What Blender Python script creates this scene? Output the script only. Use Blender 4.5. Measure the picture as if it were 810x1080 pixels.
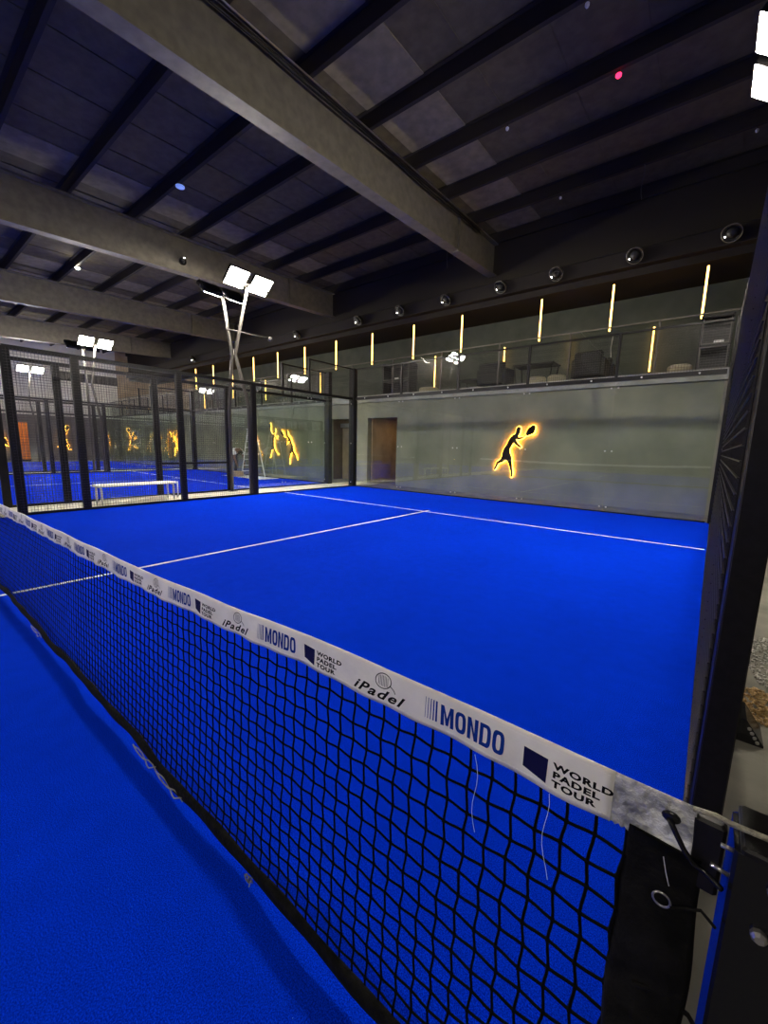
import bpy, math, random
from mathutils import Vector, Matrix
random.seed(7)
S = bpy.context.scene
COL = S.collection
for o in list(bpy.data.objects): bpy.data.objects.remove(o)

# ---------------------------------------------------------------- camera
cam = bpy.data.cameras.new('camera'); camo = bpy.data.objects.new('camera', cam); COL.objects.link(camo)
cam.sensor_fit = 'HORIZONTAL'; cam.sensor_width = 36; cam.lens = 430.18/810*36
cam.clip_start = 0.02; cam.clip_end = 200
RT = Vector((0.77954806, 0.62597232, 0.02152879)); UP = Vector((-0.11587531, 0.11035472, 0.98711435)); FW = Vector((-0.61553045, 0.77199773, -0.15856155))
mw = Matrix(((RT.x, UP.x, -FW.x, 4.92508), (RT.y, UP.y, -FW.y, -0.68152), (RT.z, UP.z, -FW.z, 1.41617), (0, 0, 0, 1)))
camo.matrix_world = mw
S.camera = camo

# ---------------------------------------------------------------- world, exposure
w = bpy.data.worlds.new('hall_air'); S.world = w; w.use_nodes = True
w.node_tree.nodes['Background'].inputs[0].default_value = (0.8, 0.82, 1.0, 1)
w.node_tree.nodes['Background'].inputs[1].default_value = 0.03
S.view_settings.view_transform = 'Standard'; S.view_settings.look = 'None'
S.view_settings.gamma = 1; S.view_settings.use_curve_mapping = False
S.view_settings.exposure = 1.36
LAMP_STRENGTH = 135.0

# ---------------------------------------------------------------- materials
def mat(name, col, rough=0.6, metal=0.0, emit=None, es=0, spec=0.5):
    m = bpy.data.materials.new(name); m.use_nodes = True
    b = m.node_tree.nodes['Principled BSDF']
    b.inputs['Base Color'].default_value = (*col, 1); b.inputs['Roughness'].default_value = rough
    b.inputs['Metallic'].default_value = metal; b.inputs['Specular IOR Level'].default_value = spec
    if emit:
        b.inputs['Emission Color'].default_value = (*emit, 1); b.inputs['Emission Strength'].default_value = es
    return m

def noisy(name, c1, c2, scale=4, rough=0.7, bump=0.1, bscale=60, detail=6, metal=0, lo=.35, hi=.65, spec=0.5, bdist=.01):
    m = mat(name, c1, rough, metal, spec=spec); nt = m.node_tree; N = nt.nodes; L = nt.links; b = N['Principled BSDF']
    tc = N.new('ShaderNodeTexCoord')
    n = N.new('ShaderNodeTexNoise'); n.inputs['Scale'].default_value = scale; n.inputs['Detail'].default_value = detail
    L.new(tc.outputs['Object'], n.inputs['Vector'])
    r = N.new('ShaderNodeValToRGB'); r.color_ramp.elements[0].color = (*c1, 1); r.color_ramp.elements[1].color = (*c2, 1)
    r.color_ramp.elements[0].position = lo; r.color_ramp.elements[1].position = hi
    L.new(n.outputs['Fac'], r.inputs['Fac']); L.new(r.outputs['Color'], b.inputs['Base Color'])
    n2 = N.new('ShaderNodeTexNoise'); n2.inputs['Scale'].default_value = bscale; n2.inputs['Detail'].default_value = 4
    L.new(tc.outputs['Object'], n2.inputs['Vector'])
    bp = N.new('ShaderNodeBump'); bp.inputs['Strength'].default_value = bump; bp.inputs['Distance'].default_value = bdist
    L.new(n2.outputs['Fac'], bp.inputs['Height']); L.new(bp.outputs['Normal'], b.inputs['Normal'])
    return m

def turf_material():
    m = mat('blue_turf', (0.0, 0.03, 0.6), 1.0, spec=0.02); nt = m.node_tree; N = nt.nodes; L = nt.links; b = N['Principled BSDF']
    tc = N.new('ShaderNodeTexCoord')
    def noise(s, d=3):
        n = N.new('ShaderNodeTexNoise'); n.inputs['Scale'].default_value = s; n.inputs['Detail'].default_value = d
        L.new(tc.outputs['Object'], n.inputs['Vector']); return n
    fib = noise(260, 4); big = noise(0.9, 4); mid = noise(9, 4)
    r = N.new('ShaderNodeValToRGB'); e = r.color_ramp.elements
    e[0].position = .36; e[0].color = (0.0, 0.010, 0.42, 1); e[1].position = .64; e[1].color = (0.0, 0.058, 1.0, 1)
    L.new(fib.outputs['Fac'], r.inputs['Fac'])
    r2 = N.new('ShaderNodeValToRGB'); r2.color_ramp.elements[0].position = .3; r2.color_ramp.elements[0].color = (.78, .78, .8, 1)
    r2.color_ramp.elements[1].position = .7; r2.color_ramp.elements[1].color = (1, 1, 1, 1)
    ad = N.new('ShaderNodeMath'); ad.operation = 'MULTIPLY_ADD'; ad.inputs[1].default_value = .5
    L.new(big.outputs['Fac'], ad.inputs[0])
    hm = N.new('ShaderNodeMath'); hm.operation = 'MULTIPLY'; hm.inputs[1].default_value = .5; L.new(mid.outputs['Fac'], hm.inputs[0])
    L.new(hm.outputs[0], ad.inputs[2]); L.new(ad.outputs[0], r2.inputs['Fac'])
    mx = N.new('ShaderNodeMix'); mx.data_type = 'RGBA'; mx.blend_type = 'MULTIPLY'; mx.inputs['Factor'].default_value = 1
    L.new(r.outputs['Color'], mx.inputs['A']); L.new(r2.outputs['Color'], mx.inputs['B'])
    # a few pale grains of sand among the fibres
    v = N.new('ShaderNodeTexVoronoi'); v.inputs['Scale'].default_value = 45; L.new(tc.outputs['Object'], v.inputs['Vector'])
    lt = N.new('ShaderNodeMath'); lt.operation = 'LESS_THAN'; lt.inputs[1].default_value = .035; L.new(v.outputs['Distance'], lt.inputs[0])
    wn = N.new('ShaderNodeSeparateColor'); L.new(v.outputs['Color'], wn.inputs[0])
    gt = N.new('ShaderNodeMath'); gt.operation = 'GREATER_THAN'; gt.inputs[1].default_value = .8; L.new(wn.outputs[0], gt.inputs[0])
    an = N.new('ShaderNodeMath'); an.operation = 'MULTIPLY'; L.new(lt.outputs[0], an.inputs[0]); L.new(gt.outputs[0], an.inputs[1])
    mx2 = N.new('ShaderNodeMix'); mx2.data_type = 'RGBA'; L.new(an.outputs[0], mx2.inputs['Factor'])
    L.new(mx.outputs['Result'], mx2.inputs['A']); mx2.inputs['B'].default_value = (.45, .5, .8, 1)
    L.new(mx2.outputs['Result'], b.inputs['Base Color'])
    bp = N.new('ShaderNodeBump'); bp.inputs['Strength'].default_value = .5; bp.inputs['Distance'].default_value = .006
    L.new(fib.outputs['Fac'], bp.inputs['Height']); L.new(bp.outputs['Normal'], b.inputs['Normal'])
    return m

def glass_material(name, tint, gain=1.0):
    m = bpy.data.materials.new(name); m.use_nodes = True; nt = m.node_tree; N = nt.nodes; L = nt.links
    N.remove(N['Principled BSDF']); out = N['Material Output']
    t = N.new('ShaderNodeBsdfTransparent'); t.inputs[0].default_value = (*tint, 1)
    g = N.new('ShaderNodeBsdfGlossy'); g.inputs['Roughness'].default_value = 0.0; g.inputs['Color'].default_value = (1, 1, 1, 1)
    f = N.new('ShaderNodeFresnel'); f.inputs['IOR'].default_value = 1.45
    ge = N.new('ShaderNodeNewGeometry'); ri = N.new('ShaderNodeMapRange'); ri.inputs['To Min'].default_value = 1.45; ri.inputs['To Max'].default_value = 1/1.45
    L.new(ge.outputs['Backfacing'], ri.inputs['Value']); L.new(ri.outputs['Result'], f.inputs['IOR'])
    k = N.new('ShaderNodeMath'); k.operation = 'MULTIPLY'; k.inputs[1].default_value = gain; k.use_clamp = True
    L.new(f.outputs[0], k.inputs[0])
    mx = N.new('ShaderNodeMixShader'); L.new(k.outputs[0], mx.inputs[0]); L.new(t.outputs[0], mx.inputs[1]); L.new(g.outputs[0], mx.inputs[2])
    L.new(mx.outputs[0], out.inputs['Surface'])
    return m

def concrete_material(name, c1, c2, joints=True, stretch=(1, 1, 1), rough=.8):
    m = noisy(name, c1, c2, 1.3, rough, .12, 40)
    return m

M = dict(
    turf=turf_material(),
    line=noisy('white_line_fibre', (.62, .66, .72), (.8, .82, .86), 200, .9, .2, 260),
    floor=noisy('grey_concrete_floor', (.13, .125, .10), (.23, .22, .18), 2.2, .75, .15, 50),
    wall=noisy('grey_green_plaster', (.20, .20, .150), (.30, .295, .222), .9, .85, .2, 14, detail=8),
    mezzwall=noisy('dark_green_grey_paint', (.065, .078, .062), (.088, .10, .08), 2, .85, .05, 60),
    wallwhite=noisy('off_white_paint', (.74, .72, .62), (.86, .84, .74), 1, .8, .05, 60),
    walldark=noisy('charcoal_paint', (.10, .095, .09), (.15, .14, .13), 1, .8, .05, 60),
    aisle=noisy('lamplit_aisle_concrete', (.50, .48, .40), (.68, .65, .56), 2.2, .75, .15, 50),  # floor concrete painted paler, standing in for the lamp light on the aisles
    slab=noisy('pale_slab_edge', (.32, .31, .27), (.42, .41, .37), 3, .8, .1, 40),
    tan=noisy('tan_boarding', (.34, .24, .13), (.48, .36, .22), 2, .7, .2, 8),
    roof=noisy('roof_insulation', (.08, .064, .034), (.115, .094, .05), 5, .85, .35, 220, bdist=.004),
    rooflit=noisy('lamplit_roof_insulation', (.18, .15, .09), (.25, .21, .13), 5, .85, .35, 220, bdist=.004),  # roof insulation in a lighter tone, lamp light painted in
    steel=noisy('dark_painted_steel', (.105, .094, .074), (.145, .13, .103), 6, .55, .1, 90),
    steel_d=mat('blackened_steel', (.028, .023, .019), .7, spec=.25),
    black=noisy('black_powder_coat', (.006, .0055, .006), (.010, .009, .010), 40, .42, .05, 300, spec=.25),
    wire=mat('black_coated_wire', (.05, .046, .048), .3, .5),
    gloss=mat('glossy_black_post', (.008, .008, .010), .22, spec=.35),
    chrome=mat('galvanised_steel', (.62, .6, .56), .28, .9),
    polem=mat('grey_pole_metal', (.09, .082, .075), .45, .3),
    glass=glass_material('court_glass', (.94, .975, .95), 1.9),
    bglass=glass_material('balustrade_glass', (.96, .98, .965), 1.2),
    vinyl=noisy('white_vinyl_tape', (.80, .775, .71), (.92, .895, .83), 9, .5, .45, 16, bdist=.012),
    vinylg=noisy('grey_tarpaulin', (.25, .255, .26), (.72, .72, .71), 22, .36, 1.0, 42, bdist=.02, detail=3),
    cord=mat('black_net_cord', (.003, .003, .004), .9, spec=.06),
    sleeve=noisy('black_sleeve_fabric', (.003, .003, .003), (.009, .0085, .0085), 30, .85, .6, 60, spec=.1),
    inkblue=mat('navy_ink', (.006, .035, .26), .8, spec=.1), inknavy=mat('dark_navy_ink', (.008, .008, .06), .8, spec=.1), inkblack=mat('black_ink', (.005, .005, .006), .8, spec=.1),
    rope=noisy('beige_steel_rope', (.25, .23, .17), (.42, .4, .3), 120, .5, .6, 200),
    wood=noisy('brown_wood', (.075, .04, .026), (.12, .066, .04), 3, .6, .2, 20),
    woodl=noisy('pale_brown_wood', (.26, .19, .12), (.34, .25, .16), 3, .6, .2, 20),
    dark=mat('dark_interior', (.03, .022, .02), .8),
    white=mat('white_metal', (.75, .74, .72), .4),
    orange=noisy('orange_padding', (.85, .2, .01), (.95, .28, .02), 4, .6, .1, 30),
    lens=mat('dark_lens', (.01, .01, .012), .55, spec=.3),
    skin=mat('person_skin', (.18, .09, .055), .6), shirt=mat('white_shirt', (.7, .7, .7), .8), trous=mat('dark_trousers', (.02, .022, .03), .8), hair=mat('black_hair', (.01, .008, .007), .7),
    gravel=noisy('pale_grit', (.14, .13, .11), (.62, .6, .55), 60, .45, 1, 90),
    gold=noisy('ochre_grit', (.22, .12, .04), (.62, .42, .18), 60, .45, 1, 90),
    led=mat('warm_led', (1, .6, .2), .5, emit=(1, .52, .10), es=4.0),
    halo=mat('sign_halo_led', (1, .7, .2), .5, emit=(1, .50, .06), es=5.5),
    lamp=mat('floodlight_emitter', (1, 1, 1), .5, emit=(1, .92, .78), es=LAMP_STRENGTH),
    lampdim=mat('half_power_floodlight_emitter', (1, 1, 1), .5, emit=(1, .92, .78), es=LAMP_STRENGTH*.7),
    lampsmall=mat('small_lamp_emitter', (1, 1, 1), .5, emit=(1, .93, .8), es=25),
    warm=mat('warm_lamp_emitter', (1, .8, .5), .5, emit=(1, .6, .3), es=65),
    red=mat('red_indicator', (.9, .02, .05), .4, emit=(1, .02, .08), es=1.6),
    bluedev=mat('blue_white_plastic', (.35, .5, .9), .4, emit=(.25, .4, 1), es=.25),
    sofa=mat('charcoal_upholstery', (.025, .024, .024), .9), cream=mat('cream_upholstery', (.5, .44, .3), .9),
    sheet=mat('white_plastic_sheet', (.7, .7, .68), .5), ladder=mat('aluminium_ladder', (.75, .77, .74), .4, .2),
)

# ---------------------------------------------------------------- mesh builder
class MB:
    def __init__(s): s.v = []; s.f = []
    def add(s, vs, fs):
        n = len(s.v); s.v += [tuple(v) for v in vs]; s.f += [tuple(i+n for i in f) for f in fs]
    def box(s, a, b):
        x0, y0, z0 = a; x1, y1, z1 = b
        s.add([(x0,y0,z0),(x1,y0,z0),(x1,y1,z0),(x0,y1,z0),(x0,y0,z1),(x1,y0,z1),(x1,y1,z1),(x0,y1,z1)],
              [(0,3,2,1),(4,5,6,7),(0,1,5,4),(1,2,6,5),(2,3,7,6),(3,0,4,7)]); return s
    def cbox(s, a, b, c=.004):
        # box with chamfered vertical and top edges
        x0, y0, z0 = a; x1, y1, z1 = b
        ring = [(x0+c,y0),(x1-c,y0),(x1,y0+c),(x1,y1-c),(x1-c,y1),(x0+c,y1),(x0,y1-c),(x0,y0+c)]
        cx, cy = (x0+x1)/2, (y0+y1)/2
        def ins(p): return (p[0]+math.copysign(min(c, abs(cx-p[0])), cx-p[0]), p[1]+math.copysign(min(c, abs(cy-p[1])), cy-p[1]))
        V = [(p[0],p[1],z0) for p in ring]+[(p[0],p[1],z1-c) for p in ring]+[(*ins(p),z1) for p in ring]
        F = [tuple(reversed(range(8)))]
        for k in (0, 8):
            for i in range(8): j = (i+1) % 8; F.append((k+i,k+j,k+8+j,k+8+i))
        F.append(tuple(range(16,24))); s.add(V, F); return s
    def tube(s, p0, p1, r, n=8, r1=None):
        return s.path([p0, p1], r if r1 is None else [r, r1], n)
    def path(s, pts, r, n=8, closed=False):
        P = [Vector(p) for p in pts]; m = len(P)
        R = r if isinstance(r, (list, tuple)) else [r]*m
        V = []; F = []; up = None
        for i, p in enumerate(P):
            if closed: t = P[(i+1) % m]-P[i-1]
            else: t = P[min(i+1, m-1)]-P[max(i-1, 0)]
            t = t.normalized() if t.length > 0 else Vector((0,0,1))
            if up is None:
                up = Vector((0,0,1)) if abs(t.z) < .9 else Vector((1,0,0))
            a = t.cross(up)
            if a.length < 1e-4: a = t.cross(Vector((0,1,0)))
            a.normalize(); b = a.cross(t).normalized(); up = b
            for k in range(n):
                th = 2*math.pi*(k+.5)/n; V.append(p+R[i]*(math.cos(th)*a+math.sin(th)*b))
        for i in range(m if closed else m-1):
            j = (i+1) % m
            for k in range(n):
                l = (k+1) % n; F.append((i*n+k, i*n+l, j*n+l, j*n+k))
        if not closed: F.append(tuple(reversed(range(n)))); F.append(tuple(range((m-1)*n, m*n)))
        s.add(V, F); return s
    def ball(s, c, r, n=10, sc=(1,1,1)):
        V = []; F = []; h = n//2
        for i in range(1, h):
            a = math.pi*i/h
            for k in range(n):
                b = 2*math.pi*k/n; V.append((c[0]+r*sc[0]*math.sin(a)*math.cos(b), c[1]+r*sc[1]*math.sin(a)*math.sin(b), c[2]+r*sc[2]*math.cos(a)))
        t = len(V); V += [(c[0],c[1],c[2]+r*sc[2]), (c[0],c[1],c[2]-r*sc[2])]
        for i in range(h-2):
            for k in range(n):
                l = (k+1) % n; F.append((i*n+k, (i+1)*n+k, (i+1)*n+l, i*n+l))
        for k in range(n):
            l = (k+1) % n; F.append((t, k, l)); F.append((t+1, (h-2)*n+l, (h-2)*n+k))
        s.add(V, F); return s
    def lathe(s, prof, c=(0,0,0), n=20, axis=(0,0,1)):
        ax = Vector(axis).normalized(); u = ax.orthogonal().normalized(); w_ = ax.cross(u); c = Vector(c)
        V = []; F = []; m = len(prof)
        for r, z in prof:
            for k in range(n):
                t = 2*math.pi*k/n; V.append(c+ax*z+r*(math.cos(t)*u+math.sin(t)*w_))
        for i in range(m-1):
            for k in range(n):
                l = (k+1) % n; F.append((i*n+k, i*n+l, (i+1)*n+l, (i+1)*n+k))
        F.append(tuple(reversed(range(n)))); F.append(tuple(range((m-1)*n, m*n)))
        s.add(V, F); return s
    def prism(s, poly, f0, f1):
        # poly: list of 2d points; f0/f1 map (u,v) to the two faces
        n = len(poly); V = [f0(*p) for p in poly]+[f1(*p) for p in poly]
        F = [tuple(reversed(range(n))), tuple(range(n, 2*n))]+[(i, (i+1) % n, n+(i+1) % n, n+i) for i in range(n)]
        s.add(V, F); return s
    def build(s, name, m, parent=None, smooth=False, loc=None):
        me = bpy.data.meshes.new(name); me.from_pydata(s.v, [], s.f); me.update()
        if isinstance(m, str): m = M[m]
        me.materials.append(m)
        if smooth: me.polygons.foreach_set('use_smooth', [True]*len(me.polygons))
        o = bpy.data.objects.new(name, me); COL.objects.link(o)
        if parent: o.parent = parent
        if loc: o.location = loc
        return o

def tag(o, label=None, cat=None, group=None, kind=None):
    if label: o['label'] = label
    if cat: o['category'] = cat
    if group: o['group'] = group
    if kind: o['kind'] = kind
    return o
def thing(name, loc, label, cat, group=None, rz=0):
    o = bpy.data.objects.new(name, None); COL.objects.link(o); o.empty_display_size = .1
    o.location = loc; o.rotation_euler = (0, 0, rz); return tag(o, label, cat, group)
def copy_tree(o, parent=None):
    c = o.copy(); COL.objects.link(c); c.parent = parent
    for ch in list(o.children): copy_tree(ch, c)
    return c
def struct(mb, name, m, label=None):
    o = mb.build(name, m); tag(o, label, None, None, 'structure'); return o

# ================================================================ SETTING
BX = (-30.5, 8.5); BY = (-14, 14)
struct(MB().box((BX[0]-.2, BY[0]-.2, -.3), (BX[1]+.2, BY[1]+.2, -.014)), 'floor', 'floor', 'grey concrete floor between and around the blue courts')
for X in (-5.7, -17.1): struct(MB().box((X-.66, -10.2, -.014), (X+.66, 11.39, -.006)), 'floor_aisle', 'aisle', 'concrete aisle strip between two blue courts, lamp light painted into its pale tone')
# back wall below the mezzanine with two doorways
b = MB(); xs = [BX[0], -7.68, -6.39, -5.6, -4.19, BX[1]]
for i in (0, 2, 4): b.box((xs[i], 11.4, -.014), (xs[i+1], 11.6, 3.04))
for i in (1, 3): b.box((xs[i], 11.4, 2.48), (xs[i+1], 11.6, 3.04))
struct(b, 'wall_back', 'wall', 'grey green plastered wall behind the court glass with two doorways')
struct(MB().box((BX[0], 14, 3.3), (BX[1], 14.2, 8.2)), 'wall_back_upper', 'mezzwall', 'dark green grey wall of the mezzanine with hanging light bars')
struct(MB().box((BX[0]-.2, BY[0], -.014), (BX[0], 11.4, 3.0)), 'wall_left_lower', 'walldark', 'dark lower band of the far left wall')
struct(MB().box((BX[0]-.2, BY[0], 3.0), (BX[0], 11.4, 8.2)), 'wall_left', 'wallwhite', 'off white upper wall at the far left of the hall')
struct(MB().box((BX[0]-.2, 11.4, -.014), (BX[0], 14.2, 8.2)), 'wall_left_corner', 'tan', 'tan boarded wall at the left end of the mezzanine')
struct(MB().box((BX[1], BY[0], -.014), (BX[1]+.2, BY[1], 8.2)), 'wall_right', 'walldark')
struct(MB().box((BX[0], BY[0]-.2, -.014), (BX[1], BY[0], 8.2)), 'wall_front', 'walldark')
b = MB()
for k in range(13):
    b.box((-30.4, 13.93, 3.6+k*.17), (-24, 13.998, 3.6+k*.17+.15))
struct(b, 'wall_panelling', 'tan', 'tan horizontal boarding on the mezzanine wall at far left')
# mezzanine
struct(MB().box((BX[0], 11.34, 3.05), (BX[1], 14, 3.3)), 'mezzanine_floor', 'slab', 'pale concrete edge of the mezzanine floor above the back wall')
struct(MB().box((BX[0], 12.25, 5.92), (BX[1], 14, 6.0)), 'ceiling_mezzanine', 'steel_d', 'dark low ceiling over the mezzanine')
struct(MB().box((BX[0], 12.25, 6.0), (BX[1], 12.37, 8.1)), 'wall_bulkhead', 'steel_d')
# recesses behind the two doorways
for i, (x0, x1) in enumerate(((-7.68, -6.39), (-5.6, -4.19))):
    b = MB().box((x0-.12, 11.6, -.014), (x0, 13.9, 2.6)).box((x1, 11.6, -.014), (x1+.12, 13.9, 2.6)).box((x0, 13.8, -.014), (x1, 13.9, 2.6)).box((x0, 11.6, 2.5), (x1, 13.9, 2.6))
    struct(b, 'wall_corridor', 'wood')
b = MB().box((-5.598, 11.62, 0), (-5.55, 13.79, 2.49)).box((-5.55, 13.3, 0), (-4.75, 13.36, 2.3))
struct(b, 'door_1', 'woodl', 'pale brown wooden door leaf inside the open doorway')
b = MB().box((-7.63, 12.1, 0), (-7.2, 12.16, 2.15)).box((-7.16, 12.1, 0), (-6.95, 12.16, 2.15))
d2 = struct(b, 'door_2', 'woodl', 'narrow wooden double door in the left doorway')
MB().box((-7.66, 12.0, 2.17), (-6.41, 12.2, 2.34)).build('door_header', 'slab', d2)

# roof
def zb(y): return 6.22+.045*y
def zt(y): return 7.5+.03*y
b = MB(); y0, y1 = BY
b.add([(BX[0],y0,zt(y0)+.12),(BX[1],y0,zt(y0)+.12),(BX[1],y1,zt(y1)+.12),(BX[0],y1,zt(y1)+.12)]+[(BX[0],y0,zt(y0)+.3),(BX[1],y0,zt(y0)+.3),(BX[1],y1,zt(y1)+.3),(BX[0],y1,zt(y1)+.3)],
      [(0,1,2,3),(7,6,5,4),(0,4,5,1),(1,5,6,2),(2,6,7,3),(3,7,4,0)])
x = BX[0]+.3
while x < BX[1]:           # narrow laps between the insulation boards
    b.add([(x,y0,zt(y0)+.105),(x+.02,y0,zt(y0)+.105),(x+.02,12.2,zt(12.2)+.105),(x,12.2,zt(12.2)+.105),(x,y0,zt(y0)+.122),(x+.02,y0,zt(y0)+.122),(x+.02,12.2,zt(12.2)+.122),(x,12.2,zt(12.2)+.122)],
          [(0,3,2,1),(0,1,5,4),(2,3,7,6),(1,2,6,5),(3,0,4,7)])
    x += 1.2
struct(b, 'ceiling', 'roof', 'dark grey roof boards between the purlins')
def sbox(b, x0, x1, ya, yb, fz0, fz1):
    b.add([(x0,ya,fz0(ya)),(x1,ya,fz0(ya)),(x1,yb,fz0(yb)),(x0,yb,fz0(yb)),(x0,ya,fz1(ya)),(x1,ya,fz1(ya)),(x1,yb,fz1(yb)),(x0,yb,fz1(yb))],
          [(0,3,2,1),(4,5,6,7),(0,1,5,4),(1,2,6,5),(2,3,7,6),(3,0,4,7)])
beam_lab = {-1.2: 'large grey roof beam crossing overhead at the top of the photo', -8.4: 'dark roof beam running behind the nearest lit floodlight pair', -15.9: 'dark roof beam above the second floodlight pair', -23.4: 'far roof beam near the off white left wall', 6.3: None}
for X, lb in beam_lab.items():
    b = MB()
    sbox(b, X-.14, X+.14, y0, 12.24, lambda y: zb(y), lambda y: zb(y)+.03)
    sbox(b, X-.012, X+.012, y0, 12.24, lambda y: zb(y)+.03, lambda y: zt(y)-.2)
    sbox(b, X-.14, X+.14, y0, 12.24, lambda y: zt(y)-.2, lambda y: zt(y)-.17)
    for yy in (-6, 0, 9.9):
        sbox(b, X-.10, X+.10, yy, yy+.02, lambda y: zb(y)+.03, lambda y: zt(y)-.2)
    struct(b, 'roof_beam', 'steel', lb)
yp = -12.1; n = 0
while yp < 12.2:
    z = zt(yp); b = MB()
    b.box((BX[0], yp-.003, z-.165), (BX[1], yp+.003, z+.11)).box((BX[0], yp-.003, z-.17), (BX[1], yp+.075, z-.163)).box((BX[0], yp+.069, z-.163), (BX[1], yp+.075, z-.14)).box((BX[0], yp-.075, z+.098), (BX[1], yp+.003, z+.105))
    struct(b, 'roof_purlin', 'steel_d'); yp += 1.515
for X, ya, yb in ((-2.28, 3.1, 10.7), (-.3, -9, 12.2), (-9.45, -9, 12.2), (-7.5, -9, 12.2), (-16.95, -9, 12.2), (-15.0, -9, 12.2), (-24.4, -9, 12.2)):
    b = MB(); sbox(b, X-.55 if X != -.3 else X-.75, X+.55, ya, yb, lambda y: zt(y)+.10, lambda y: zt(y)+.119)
    struct(b, 'ceiling_lit_patch', 'rooflit')  # paler strips beside the beams stand in for lamp light leaking onto the roof
# cross beam with round fittings
b = MB().box((BX[0], 12.05, 6.12), (BX[1], 12.23, 6.50)).box((BX[0], 12.01, 6.10), (BX[1], 12.25, 6.12)).box((BX[0], 12.01, 6.50), (BX[1], 12.25, 6.52))
struct(b, 'roof_crossbeam', 'steel_d', 'dark cross beam in front of the mezzanine with round fittings')

# ================================================================ COURTS
def court(xc, label, near):
    root = thing('court_turf', (xc, 0, 0), label, 'artificial turf')
    b = MB().cbox((-5, -10, -.013), (5, 10, 0), .003); b.build('turf_carpet', 'turf', root)
    for s in (1, -1):
        MB().box((-4.97, s*6.95-.025, 0), (4.97, s*6.95+.025, .0015)).build('service_line', 'line', root)
        ya, yb = (.0, 6.925) if s > 0 else (-6.925, -.02)
        MB().box((-.025, ya, 0), (.025, yb, .0015)).build('centre_line', 'line', root)
        ya, yb = sorted((s*6.975, s*7.15)); MB().box((-.025, ya, 0), (.025, yb, .0015)).build('centre_mark', 'line', root)
    return root
court(0, 'blue turf court in the foreground with white service lines, under the net', True)
court(-11.4, 'blue turf of the middle court beyond the left mesh fence', False)
court(-22.8, 'blue turf of the farthest court at the left edge', False)

def wire_panel(y0, y1, z0, z1, x=0, sp=.05, r=.0022, side=1):
    b = MB(); n = max(1, round((y1-y0)/sp))
    for i in range(1, n):
        y = y0+(y1-y0)*i/n; b.box((x-r, y-r, z0), (x+r, y+r, z1))
    n = max(1, round((z1-z0)/sp))
    for i in range(1, n):
        z = z0+(z1-z0)*i/n; xa, xb = sorted((x+side*r*.6, x+side*3.4*r)); b.box((xa, y0, z-r), (xb, y1, z+r))
    return b
def clips(b, fn, u, zs=(.12, 1.5, 2.86)):
    for z in zs:
        for du in (-.07, .07):
            b.lathe([(.022, 0), (.022, .006), (.012, .012)], fn(u+du, z), 12, fn.ax)
def side_fence(X, s, label, midrail=False):
    """s=+1: outside is +X"""
    root = thing('court_side_fence', (X+s*.04, 0, 0), label, 'court fence')
    b = MB().cbox((min(-s*.075, s*.15), 9.92, -.014), (max(-s*.075, s*.15), 10.1, 4.02)); b.build('corner_post', 'black', root)
    for y, h in ((.98, 3.02), (2, 3.02), (4, 3.02), (6, 3.02)):
        MB().cbox((-.04, y-.07, -.014), (.04, y+.07, h)).build('post', 'black', root)
    MB().cbox((-.03, 7.97, 3.05), (.03, 8.03, 4.02)).build('post', 'black', root)
    b = MB().box((-.03, .95, 2.97), (.03, 9.93, 3.05)); b.build('top_rail', 'black', root)
    MB().box((-.02, 8.03, 3.97), (.02, 9.93, 4.01)).build('top_rail', 'black', root)
    MB().box((-.03, 1.05, -.005), (.03, 5.93, .045)).build('bottom_rail', 'black', root)
    if midrail: MB().box((-.02, 4.07, .82), (.02, 5.93, .87)).build('middle_rail', 'black', root)
    for a, c in ((.95, 1.99), (2.01, 3.99), (4.01, 5.96)):
        wire_panel(a, c, .04, 3.0, -s*.047, side=-s).build('mesh_panel', 'wire', root)
    wire_panel(8.03, 9.93, 3.05, 3.97, -s*.036).build('mesh_panel', 'wire', root)
    for a, c in ((6.075, 7.996), (8.004, 9.925)):
        g = rounded_pane(a, c, .03, 2.965); g.build('glass_panel', 'glass', root)
        b = MB()
        for z in (.15, 1.5, 2.84):
            for yy in (a+.06, c-.06): MB().lathe([(.02, 0), (.02, .006), (.01, .012)], (-s*.006, yy, z), 10, (-s, 0, 0)).build('glass_fixing', 'chrome', root)
    MB().box((-.03, 6.07, -.005), (.03, 9.93, .03)).build('bottom_rail', 'black', root)
    return root
def rounded(a, c, z0, z1, r=.09, k=5):
    P = []
    for cx, cz, t0 in ((c-r, z1-r, 0), (a+r, z1-r, 90), (a+r, z0+r, 180), (c-r, z0+r, 270)):
        for i in range(k+1):
            t = math.radians(t0+90*i/k); P.append((cx+r*math.cos(t), cz+r*math.sin(t)))
    return P
def rounded_pane(a, c, z0, z1, t=.005):
    return MB().prism(rounded(a, c, z0, z1, .05), lambda u, v: (-t, u, v), lambda u, v: (t, u, v))
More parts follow.
